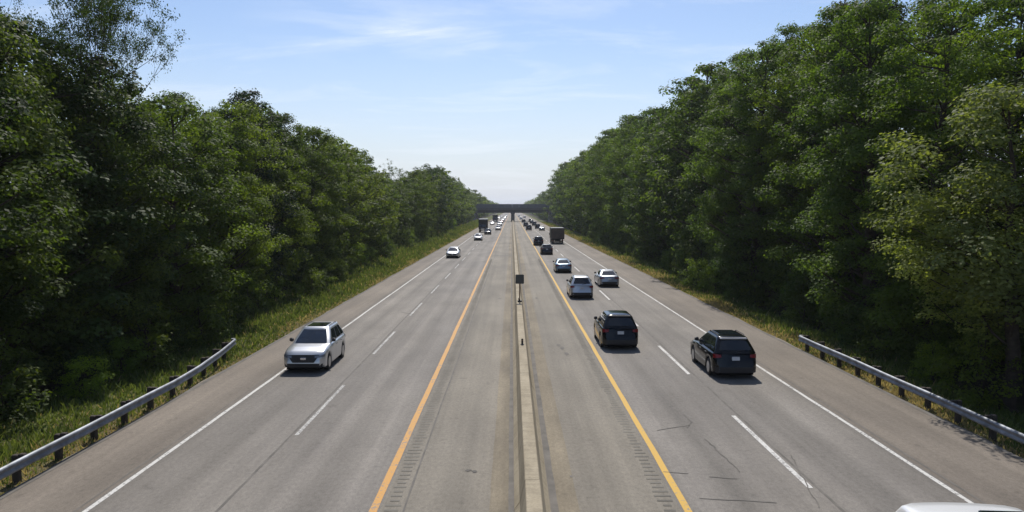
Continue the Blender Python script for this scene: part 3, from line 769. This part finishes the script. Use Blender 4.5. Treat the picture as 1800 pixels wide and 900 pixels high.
def wheel(q, c, r, wd): q.lathe_x([(-wd, r*.6), (-wd, r*.93), (-wd*.8, r), (wd*.8, r), (wd, r*.93), (wd, r*.6)], c, 24)
def box_truck(x, y, away, label, rear=M['box_brown'], side=M['box_dark'], cabp='black', Lb=7.0, Wb=2.5, z0=1.0, z1=3.5, roofcap=None, name='box_truck'):
    root = tag(empty(name, (x, y, 0), 0 if away else math.pi), label, 'truck', None)
    yb = -Lb/2
    q = MB(); q.box(-Wb/2, Wb/2, yb, Lb/2, z0, z1, ch=.05); q.build('cargo_box', side, root)
    q = MB(); q.box(-Wb/2+.12, Wb/2-.12, yb-.025, yb-.003, z0+.12, z1-.16)
    for k in range(1, 7): zz = lerp(z0+.12, z1-.16, k/7); q.box(-Wb/2+.13, Wb/2-.13, yb-.034, yb-.026, zz-.012, zz+.012)
    q.build('roll_door', rear, root)
    if roofcap: q = MB(); q.box(-Wb/2+.03, Wb/2-.03, yb+.05, Lb/2+.02, z1+.003, z1+.05, ch=.02); q.build('roof_panel', roofcap, root)
    q = MB(); q.box(-.5, .5, yb+.2, Lb/2+2.2, .55, z0-.003); q.box(-1.15, 1.15, yb-.02, yb+.12, .45, .62, ch=.02); q.box(-.9, -.8, yb, yb+.1, .6, z0); q.box(.8, .9, yb, yb+.1, .6, z0); q.build('chassis', M['under'], root)
    q = MB(); yc = Lb/2+.12; w = 1.12
    prof = [(yc, .55), (yc+2.2, .55), (yc+2.25, 1.2), (yc+2.1, 1.5), (yc+1.55, 1.65), (yc+1.0, 2.55), (yc+.8, 2.65), (yc, 2.65)]
    n = len(prof); vs = [(-w, a, z) for a, z in prof] + [(w, a, z) for a, z in prof]; q.add(vs, [(i, (i+1) % n, n+(i+1) % n, n+i) for i in range(n)] + [tuple(range(n-1,-1,-1)), tuple(range(n, 2*n))]); q.build('cab', P[cabp], root, smooth=25)
    q = MB(); q.add([(-w+.1, yc+1.53, 1.72), (w-.1, yc+1.53, 1.72), (w-.16, yc+1.05, 2.5), (-w+.16, yc+1.05, 2.5)], [(0,1,2,3)]); q.build('windshield', M['wglass'], root)
    for s in (-1, 1):
        q = MB(); q.add([(s*(w+.006), yc+1.4, 1.6), (s*(w+.006), yc+.3, 1.6), (s*(w+.006), yc+.3, 2.4), (s*(w+.006), yc+.95, 2.4)], [(0,1,2,3)]); q.build('side_window', M['glass'], root)
        q = MB(); q.box(*sorted((s*.62, s*1.0)), yc+2.24, yc+2.29, .9, 1.1, ch=.02); q.build('headlight', M['lamp'], root)
        q = MB(); q.box(*sorted((s*.95, s*1.15)), yb-.055, yb-.022, .66, .82, ch=.01); q.build('taillight', M['tail'], root)
        q = MB(); q.box(*sorted((s*1.18, s*1.4)), yc+1.35, yc+1.45, 1.6, 2.1, ch=.03); q.build('mirror', M['black_trim'], root)
        for yy in (yb+1.4, yc+1.35):
            q = MB(); wheel(q, (s*1.0, yy, .48), .48, .16); q.build('wheel', M['tyre'], root, smooth=40)
    q = MB(); q.box(-.5, .5, yc+2.2, yc+2.28, .75, 1.25, ch=.02); q.build('grille', M['chrome'], root)
    return root
x, y = ground(980, 429); box_truck(9.55, y+3.5, True, 'box truck with a brown roll-up rear door driving away in the outer lane', Wb=2.75, z1=3.35)
x, y = ground(841, 409); box_truck(-9.0, y+7, False, 'dark tall truck oncoming behind the white car', side=M['box_dark'], Wb=2.7, z1=4.05, roofcap=M['box_white'])
x, y = ground(871.5, 391); box_truck(-8.9, y+6, False, 'dark truck oncoming at the overpass, farther than the other trucks', Wb=2.7, z1=4.0)

# ------------------------------------------------------------------ trees
def leaf_quads(c, nrm, l, wr, rs):
    """rhombic leaves at c (n,3) facing nrm, length l"""
    n = len(c); nrm = nrm/np.linalg.norm(nrm, axis=1, keepdims=True)
    t = rs.normal(size=(n,3)); t -= nrm*(t*nrm).sum(1, keepdims=True); t /= np.linalg.norm(t, axis=1, keepdims=True)
    bt = np.cross(nrm, t); l = l[:, None]; w = l*wr
    V = np.empty((n,4,3)); V[:,0] = c-t*l*.5; V[:,1] = c+bt*w*.5+nrm*l*.06; V[:,2] = c+t*l*.5; V[:,3] = c-bt*w*.5+nrm*l*.06
    return V
def broadleaf(seed, H, Rc, base, nclump, per, leaf, mat, rc=(.75,1.35), lobes=4, top=.62, sparse=False, dens_low=1.28, tint_bias=0.0):
    rs = np.random.default_rng(seed); r = random.Random(seed)
    tb = MB(); lean = (r.uniform(-.03,.03)*H, r.uniform(-.03,.03)*H); r0 = .017*H
    tp = [(lean[0]*t*t + r.uniform(-.12,.12)*(0 < t < 1), lean[1]*t*t + r.uniform(-.12,.12)*(0 < t < 1), H*.94*t) for t in (0,.02,.15,.3,.45,.6,.75,.88,1)]
    tb.tube(tp, [r0*1.5, r0*1.1, r0*.95, r0*.82, r0*.66, r0*.5, r0*.34, r0*.2, .02], 9)
    def trunk_at(z):
        t = min(1, max(0, z/(H*.94))); return np.array((lean[0]*t*t, lean[1]*t*t, z))
    ph = rs.uniform(0, 2*np.pi, 3); am = rs.uniform(.10, .27, 3)
    def env(q, a):
        rad = (np.clip(q, 0, 1)/top)**.28 if q < top else max(0, 1-((q-top)/(1-top))**2.1)**.5
        if q < .25: rad *= .80+.20*q/.25
        return Rc*rad*(1+am[0]*math.sin(2*a+ph[0]+q*3)+am[1]*math.sin(3*a+ph[1]-q*5)+am[2]*math.sin(5*a+ph[2]+q*9))
    cz, C, RR = [], [], []
    for k in range(nclump):
        q = (k+.5)/nclump; q = q**(.9*dens_low); q = min(.985, max(.01, q+r.uniform(-.03,.03)))
        a = k*2.399963+r.uniform(-.5,.5); e = env(q, a); fr = (r.uniform(.72,1.0) if r.random() < .76 else r.uniform(.25,.7))
        z = base*H + q*(1-base)*H*.97; p = trunk_at(z) + np.array((math.cos(a)*e*fr, math.sin(a)*e*fr, 0))
        C.append(p); RR.append(r.uniform(*rc)*(1.0 if q < .85 else .8))
    # limbs to a share of the clumps
    for k in range(0, nclump, 3 if not sparse else 2):
        p = C[k]; z0 = max(base*H*.5+.4, p[2]-.35*math.hypot(p[0],p[1])-r.uniform(.3,1.2)); s = trunk_at(min(z0, H*.9)); d = p-s
        mid = s+d*.5+np.array((0,0,-.08*np.linalg.norm(d)))
        rr = max(.03, r0*.34*(1-p[2]/H*.6)); tb.tube([tuple(s), tuple(mid+rs.normal(0,.12,3)), tuple(p)], [rr, rr*.65, .018], 5, cap=False)
        if sparse:
            for _ in range(5):
                e_ = p+rs.normal(0,1,3)*np.array((.8,.8,.9))*RR[k]; tb.tube([tuple(s+d*.55), tuple((p+e_)/2+rs.normal(0,.1,3)), tuple(e_)], [.04,.026,.01], 4, cap=False)
    trunk = tb.mesh('trunk', M['bark'], smooth=50)
    Vs, T = [], []
    for p, rc_ in zip(C, RR):
        n = int(per*(rc_/rc[1])**2*r.uniform(.7,1.2))
        d = rs.normal(size=(n,3)); d /= np.linalg.norm(d, axis=1, keepdims=True)
        u = rs.uniform(0,1,n)**.42; sq = np.array((1.0,1.0,.55))*rc_
        # droop: rims of a spray hang below its middle
        off = d*u[:,None]*sq; off[:,2] -= .18*(off[:,0]**2+off[:,1]**2)/max(.3, rc_)
        c = p+off + rs.normal(0,.05,(n,3))
        out = p-trunk_at(p[2]); out = out/(np.linalg.norm(out)+.01)
        nr = d*.6+np.array((0,0,.7))+out*.3+rs.normal(0,.36,(n,3))
        l = leaf*rs.uniform(.65,1.3,n); Vs.append(leaf_quads(c, nr, l, .62, rs)); T.append(np.clip(r.uniform(0,.9)**1.6*.75+rs.uniform(0,.3,n)+tint_bias, 0, 1))
    V = np.concatenate(Vs); T = np.concatenate(T)
    keep = V[:,:,2].min(1) > .05
    return trunk, quads_mesh('crown', V[keep], mat, T[keep])
def forked(seed, H, leaf, mat, per=26, depth=5, n_l=1.0):
    r = random.Random(seed); rs = np.random.default_rng(seed); tb = MB(); Vs, T = [], []
    def grow(p, d, L, rad, k):
        q = p.copy(); pts = [tuple(q)]; dd = d.copy()
        for i in range(3):
            dd = (dd + Vector((r.uniform(-.16,.16), r.uniform(-.16,.16), r.uniform(-.02,.16)))).normalized(); q = q+dd*(L/3); pts.append(tuple(q))
        tb.tube(pts, [rad, rad*.88, rad*.78, rad*.68], 7 if k < 2 else 4, cap=False)
        if k >= depth-3 and k > 0:
            n = int(per*n_l*r.uniform(.3,1.5)); c = np.array(q)+rs.normal(0,1,(n,3))*np.array((.30,.30,.24))
            if n: Vs.append(leaf_quads(c, rs.normal(0,1,(n,3))+np.array((0,0,.7)), leaf*rs.uniform(.7,1.3,n), .6, rs)); T.append(rs.uniform(0,.7,n))
        if k >= depth: return
        m_ = 2 if r.random() < .55 else 3; a0 = r.uniform(0, 6.28)
        for j in range(m_):
            a = a0+j*6.283/m_+r.uniform(-.4,.4); sp = r.uniform(.3,.62)
            u = dd.orthogonal().normalized(); w = dd.cross(u); nd = (dd*math.cos(sp)+(u*math.cos(a)+w*math.sin(a))*math.sin(sp)); nd.z += .12
            grow(q, nd.normalized(), L*r.uniform(.62,.85), rad*.62, k+1)
    grow(Vector((0,0,0)), Vector((r.uniform(-.05,.05), r.uniform(-.05,.05), 1)), H*.46, .0095*H, 0)
    V = np.concatenate(Vs); f = H/max(V[:,:,2].max(), max(p[2] for p in tb.v)); tb.v = [(a*f*.95, b_*f*.95, c*f) for a, b_, c in tb.v]
    return tb.mesh('trunk', M['bark'], smooth=50), quads_mesh('crown', V*np.array((.95*f,.95*f,f)), mat, np.concatenate(T))
def pine(seed, H, Rc, base, mat, n_wh=20, per=420):
    rs = np.random.default_rng(seed); r = random.Random(seed); tb = MB(); r0 = .014*H
    tb.tube([(0,0,0),(.05,0,H*.3),(-.05,.05,H*.6),(0,0,H)], [r0*1.2, r0*.9, r0*.55, .02], 9); Vs, T = [], []
    for k in range(n_wh):
        q = k/(n_wh-1); z = base*H+q*(1-base)*H*.98; L = Rc*(1-q**1.6)**.8*r.uniform(.75,1.1)+.7
        for j in range(6 if q < .8 else 4):
            a = j*2*math.pi/6+k*.7+r.uniform(-.3,.3); Lb = L*r.uniform(.75,1.1); tip = np.array((math.cos(a)*Lb, math.sin(a)*Lb, z+Lb*r.uniform(.02,.3))); s = np.array((0,0,z))
            tb.tube([tuple(s), tuple(tip)], [.05, .012], 4, cap=False)
            n = int(per*(Lb/Rc+.2)); t = rs.uniform(.25,1.05,n)[:,None]; c = s+(tip-s)*t+rs.normal(0,1,(n,3))*np.array((.34,.34,.2))
            nr = rs.normal(0,1,(n,3))+np.array((0,0,.7)); Vs.append(leaf_quads(c, nr, .34*rs.uniform(.6,1.3,n), .22, rs)); T.append(np.clip(r.uniform(0,.6)+rs.uniform(0,.4,n),0,1))
    return tb.mesh('trunk', M['bark'], smooth=50), quads_mesh('crown', np.concatenate(Vs), mat, np.concatenate(T))

LIB = {
 'ln': [broadleaf(100+i, 16, 3.7, .03, 190, 410, .19, M['leaf_l'], (.5,1.2), top=(.36,.5,.62,.72,.45)[i]) for i in range(5)],
 'rn': [broadleaf(200+i, 24, 4.2, .02, 280, 420, .20, M['leaf_r'], (.55,1.3), top=(.36,.5,.62,.74,.45)[i]) for i in range(5)],
 'lm': [broadleaf(300+i, 16, 3.7, .02, 150, 140, .31, M['leaf_l'], (.6,1.2), top=(.38,.55,.72)[i]) for i in range(3)],
 'rm': [broadleaf(400+i, 24, 4.2, .02, 220, 140, .33, M['leaf_r'], (.65,1.3), top=(.38,.55,.72)[i]) for i in range(3)],
 'lf': [broadleaf(500+i, 16, 3.7, .02, 75, 60, .60, M['leaf_l'], (.9,1.5), top=(.38,.55,.72)[i]) for i in range(3)],
 'rf': [broadleaf(600+i, 24, 4.2, .02, 110, 60, .65, M['leaf_r'], (.95,1.6), top=(.38,.55,.72)[i]) for i in range(3)],
 'dark': [broadleaf(700, 17, 3.2, .03, 150, 280, .20, M['leaf_dark'], (.6,1.1), top=.4)],
 'round': [broadleaf(710, 19, 5.5, .05, 120, 100, .40, M['leaf_dark'], (1.0,1.7), top=.7)],
 'olive': [broadleaf(720, 13, 3.4, .30, 95, 420, .16, M['leaf_olive'], (.6,1.15), top=.6, dens_low=1.0)],
 'sparse': [forked(730+i, 20, .17, M['leaf_dark'], 64, 6) for i in range(3)],
 'sparse_far': [forked(740, 20, .34, M['leaf_l'], 26, 5)],
 'shrub': [broadleaf(750+i, 3.2, 1.5, .02, 26, 190, .16, M['leaf_l'], (.4,.75), top=.5) for i in range(3)],
 'bright': [broadleaf(760+i, 3.0, 1.6, .02, 26, 210, .15, M['leaf_bright'], (.4,.75), top=.5) for i in range(2)],
 'pine': [pine(770, 26, 4.2, .3, M['needle']), pine(771, 26, 4.0, .25, M['needle'])],
}
HN = dict(ln=16, rn=24, lm=16, rm=24, lf=16, rf=24, dark=17, round=19, olive=13, sparse=20, sparse_far=20, shrub=3.2, bright=3.0, pine=26)
def plant(kind, x, y, h, label, group, name='broadleaf_tree', cat='tree', wide=1.0, idx=None):
    lib = LIB[kind]; tr, cr = lib[random.randrange(len(lib)) if idx is None else idx % len(lib)]
    root = empty(name, (x, y, gz(max(-80, min(80, x)), y)-.05), random.uniform(0, 6.283)); s = h/HN[kind]
    w = (s*.5+.5)*wide*random.uniform(.82,1.18) if cat == 'tree' else s*wide*random.uniform(.85,1.2)
    root.scale = (w, w, s); tag(root, label, cat, group)
    link('trunk', tr, root); c = link('crown', cr, root)
    f = random.random()
    c.color = (1.25,1.25,.9,1) if f < .22 else (.62,.68,.78,1) if f < .42 else (.97,1.03,1.03,1) if f < .62 else (1.15,1.1,.8,1) if f < .68 else (1,1,1,1)
    return root
SIL_L = [(-400,-190),(-100,-30),(0,30),(60,60),(150,84),(215,112),(255,125),(300,135),(350,168),(395,172),(430,150),(480,172),(520,208),(560,232),(600,236),(630,262),(650,292),(690,310),(730,300),(760,293),(790,312),(830,337),(870,352),(890,358)]
SIL_R = [(905,358),(925,350),(945,336),(975,298),(1000,284),(1040,262),(1080,212),(1130,197),(1190,192),(1206,150),(1240,116),(1300,102),(1350,62),(1420,22),(1460,18),(1500,0),(1560,-20),(1650,-40),(1800,-100),(2200,-220)]
GL, GR = 'woodland trees beside the oncoming lanes', 'woodland trees beside the departing lanes'
def wall_of_trees(sgn, X0, rows, sil, kinds, tall):
    for ri, (dx_, st, y0, drop) in enumerate(rows):
        y = y0
        while y < BY-14:
            X = sgn*(X0+dx_+random.uniform(-.9,1.3)+max(0,y-60)/360*3.6); px = 900+F_PX*X/y; py = interp(px, sil)
            drop_px = random.uniform(*drop)*F_PX/y
            h = height_at(py+drop_px, y) - gz(X, y); h = max(7, min(30, h*1.0))
            k = kinds[0] if y < 75 and ri < 2 else kinds[1] if y < 190 else kinds[2]
            if ri >= 2 and k == kinds[0]: k = kinds[1]
            lab = ('tall' if tall else 'dense') + ' leafy tree in the ' + ('front edge' if ri == 0 else 'depth') + ' of the woods beside the ' + ('departing' if sgn > 0 else 'oncoming') + ' lanes'
            plant(k, X, y, h, lab, (GR if sgn > 0 else GL) + (', front edge' if ri == 0 else ', behind the front edge'), wide=1.0 if y < 100 else 1.1)
            y += st*(1+y/260)*random.uniform(.85,1.15)
wall_of_trees(-1, 19.6, [(0, 5.6, 17, (-1.2,1.6)), (5.5, 6.5, 16, (-.3,1.8)), (12, 9.0, 20, (.5,2.5))], SIL_L, ('ln','lm','lf'), False)
wall_of_trees(1, 21.1, [(0, 5.7, 37, (-1.6,1.6)), (5.5, 7.0, 16, (-1.2,1.5)), (12.5, 9.5, 22, (.5,2.5))], SIL_R, ('rn','rm','rf'), True)
# single trees the eye can pick out
def at_px(px, py_top, Y): X = (px-900)*Y/F_PX; return X, Y, height_at(py_top, Y)-gz(X, Y)
X, Y, h = at_px(432, 146, 58); plant('dark', X, Y, h, 'dark pointed tree rising above its neighbours in the woods beside the oncoming lanes', None)
X, Y, h = at_px(755, 286, 185); plant('round', X, Y, h, 'round-topped dark tree at the far end of the woods beside the oncoming lanes', None)
X, Y, h = at_px(692, 276, 140); plant('sparse_far', X, Y, h, 'thin see-through tree top standing out against the sky in the middle distance', None, name='sparse_tree')
for i, (px, py, Y, lb) in enumerate(((165, -25, 38, 'tall sparse tree with a long bare limb reaching over the sky'), (95, -50, 36, 'tall sparse tree with thin trunks in front of the sky, between two other sparse trees'), (20, -60, 34, 'tall sparse tree at the picture edge beside the oncoming lanes'))):
    X, Y, h = at_px(px, py, Y); plant('sparse', X, Y, h, lb, 'sparse trees against the sky', name='sparse_tree', idx=i, wide=.72)
X, Y, h = at_px(1785, 135, 29.5); plant('olive', X, Y, h, 'small olive green tree with pale sunlit foliage behind the straight guardrail', None, wide=1.15)
X, Y, h = at_px(1740, 295, 31); plant('olive', X, Y, h, 'low olive green tree leaning toward the straight guardrail', None, wide=1.0)
X, Y, h = at_px(55, 18, 33.5); plant('dark', X, Y, h, 'dense dark tree below the sparse tree tops at the picture edge', None, wide=1.25)
X, Y, h = at_px(165, 78, 37.5); plant('dark', X, Y, h, 'dense dark tree just under the tallest sparse tree beside the oncoming lanes', None, wide=1.25)
for px, py, Y, lb in ((1475, 4, 56, 'brownish pine rising behind the leafy trees beside the departing lanes'), (1540, -14, 52, 'taller brownish pine nearest the straight guardrail, behind leafy trees')):
    X, Y, h = at_px(px, py, Y); plant('pine', X, Y, h, lb, None, name='pine_tree')
# shrubs along the edge of the woods
def shrubs(sgn, X0, n, lanes):
    y = 16
    for k in range(n):
        X = sgn*(X0+random.uniform(-.7,1.0)+max(0,y-60)/360*3); br = random.random() < .18
        plant('bright' if br else 'shrub', X, y, random.uniform(1.3,3.4), ('bright green' if br else 'dark leafy') + ' shrub at the foot of the woods beside the ' + lanes + ' lanes', ('bright' if br else 'dark') + ' shrubs beside the ' + lanes + ' lanes', name='shrub', cat='shrub')
        y += random.uniform(1.5,3.0)*(1+y/120)
shrubs(-1, 17.5, 52, 'oncoming'); shrubs(1, 19.4, 46, 'departing')
X, Y = ground(1246, 505); plant('bright', X-1.1, Y, 3.0, 'large yellow green bush glowing at the edge of the dark woods beside the departing lanes', None, name='shrub', cat='shrub', wide=1.1)
# woods beyond the overpass
y = BY+22
while y < 640:
    for sgn, X0, k in ((-1, 23, 'lf'), (1, 24, 'rf')):
        plant(k, sgn*(X0+random.uniform(-1,2)), y, random.uniform(15,18) if sgn < 0 else random.uniform(17,21), 'small hazy tree of the woods beyond the overpass', 'trees beyond the overpass', wide=1.3)
    y += 17
def far_woods():
    rs = np.random.default_rng(9); Vs, T = [], []
    for sgn in (-1, 1):
        for y in np.arange(640, 1500, 9):
            for _ in range(14):
                p = np.array((sgn*(24+rs.uniform(0,14)), y+rs.uniform(-5,5), rs.uniform(.5,14 if sgn < 0 else 17))); n = 16
                c = p+rs.normal(0,1.3,(n,3)); c[:,2] = np.maximum(c[:,2], .6); Vs.append(leaf_quads(c, rs.normal(0,1,(n,3))+np.array((0,0,.8)), 1.6*rs.uniform(.6,1.3,n), .7, rs)); T.append(rs.uniform(0,.8,n))
    # tree line on the skyline ahead
    for x in np.arange(-900, 900, 9):
        if abs(x) < 28: continue
        for _ in range(3):
            p = np.array((x, 1500+rs.uniform(0,60), rs.uniform(3,15))); n = 14
            c = p+rs.normal(0,2.4,(n,3)); Vs.append(leaf_quads(c, rs.normal(0,1,(n,3)), 3.0*rs.uniform(.6,1.3,n), .7, rs)); T.append(rs.uniform(0,.8,n))
    o = link('far_woods', quads_mesh('far_woods', np.concatenate(Vs), M['leaf_l'], np.concatenate(T))); tag(o, 'distant woods on both sides of the road toward the horizon', 'woods', kind='stuff')
far_woods()

# ------------------------------------------------------------------ grass on the verges
def grass(sgn, x0, x1, n, seed, dry_w):
    rs = np.random.default_rng(seed)
    y = 13+ (rs.uniform(0,1,n)**2.3)*380; d = -.12+rs.uniform(0,1,n)**1.25*(x1-x0); x = sgn*(x0+d)
    z = np.array([gz(a, b_) for a, b_ in zip(x, y)])
    tuft = .5+.5*np.sin(x*2.1+np.sin(y*.9)*2)*np.sin(y*1.3+x)
    h = (.05+.20*rs.uniform(0,1,n)**2.0)*(.35+.8*np.clip(d/1.4, 0, 1))*(.6+.7*tuft)*(1+np.minimum(y,160)/140); w = .018*(1+y/26)
    a = rs.uniform(0, np.pi, n); lx, ly = rs.normal(0,.4,n)*h, rs.normal(0,.4,n)*h
    V = np.empty((n,4,3)); ca, sa = np.cos(a)*w, np.sin(a)*w
    V[:,0] = np.stack((x-ca, y-sa, z-.02),1); V[:,1] = np.stack((x+ca, y+sa, z-.02),1)
    V[:,2] = np.stack((x+lx+ca*.2, y+ly+sa*.2, z+h),1); V[:,3] = np.stack((x+lx-ca*.2, y+ly-sa*.2, z+h),1)
    dry = rs.uniform(0,1,n) < np.clip(dry_w[0] - d*dry_w[1] + .35*np.sin(y*.35)*np.sin(x*.9+y*.1), .05, .95)
    T = np.where(dry, rs.uniform(.6,1,n), rs.uniform(0,.52,n))
    return quads_mesh('grass', V, M['grass'], T)
o = link('grass', grass(-1, 13.35, 18.8, 90000, 1, (.55,.5))); tag(o, 'green and straw coloured grass on the verge beside the oncoming lanes', 'grass', kind='stuff')
o = link('grass', grass(1, 15.3, 19.8, 90000, 2, (.9,.35))); tag(o, 'dry straw and green grass on the verge beside the departing lanes', 'grass', kind='stuff')

# ------------------------------------------------------------------ summer haze over everything
def haze():
    b = MB(); b.box(-4100, 4100, -60, 9100, -8, 62); m = NM('thin_haze')
    v = m.n('ShaderNodeVolumePrincipled'); v.inputs['Color'].default_value = (.86,.90,.97,1); v.inputs['Density'].default_value = HAZE; v.inputs['Anisotropy'].default_value = .3
    m.l(v.outputs[0], m.out.inputs['Volume']); tag(b.build('haze', m.m), kind='stuff')
HAZE = .00016
haze()
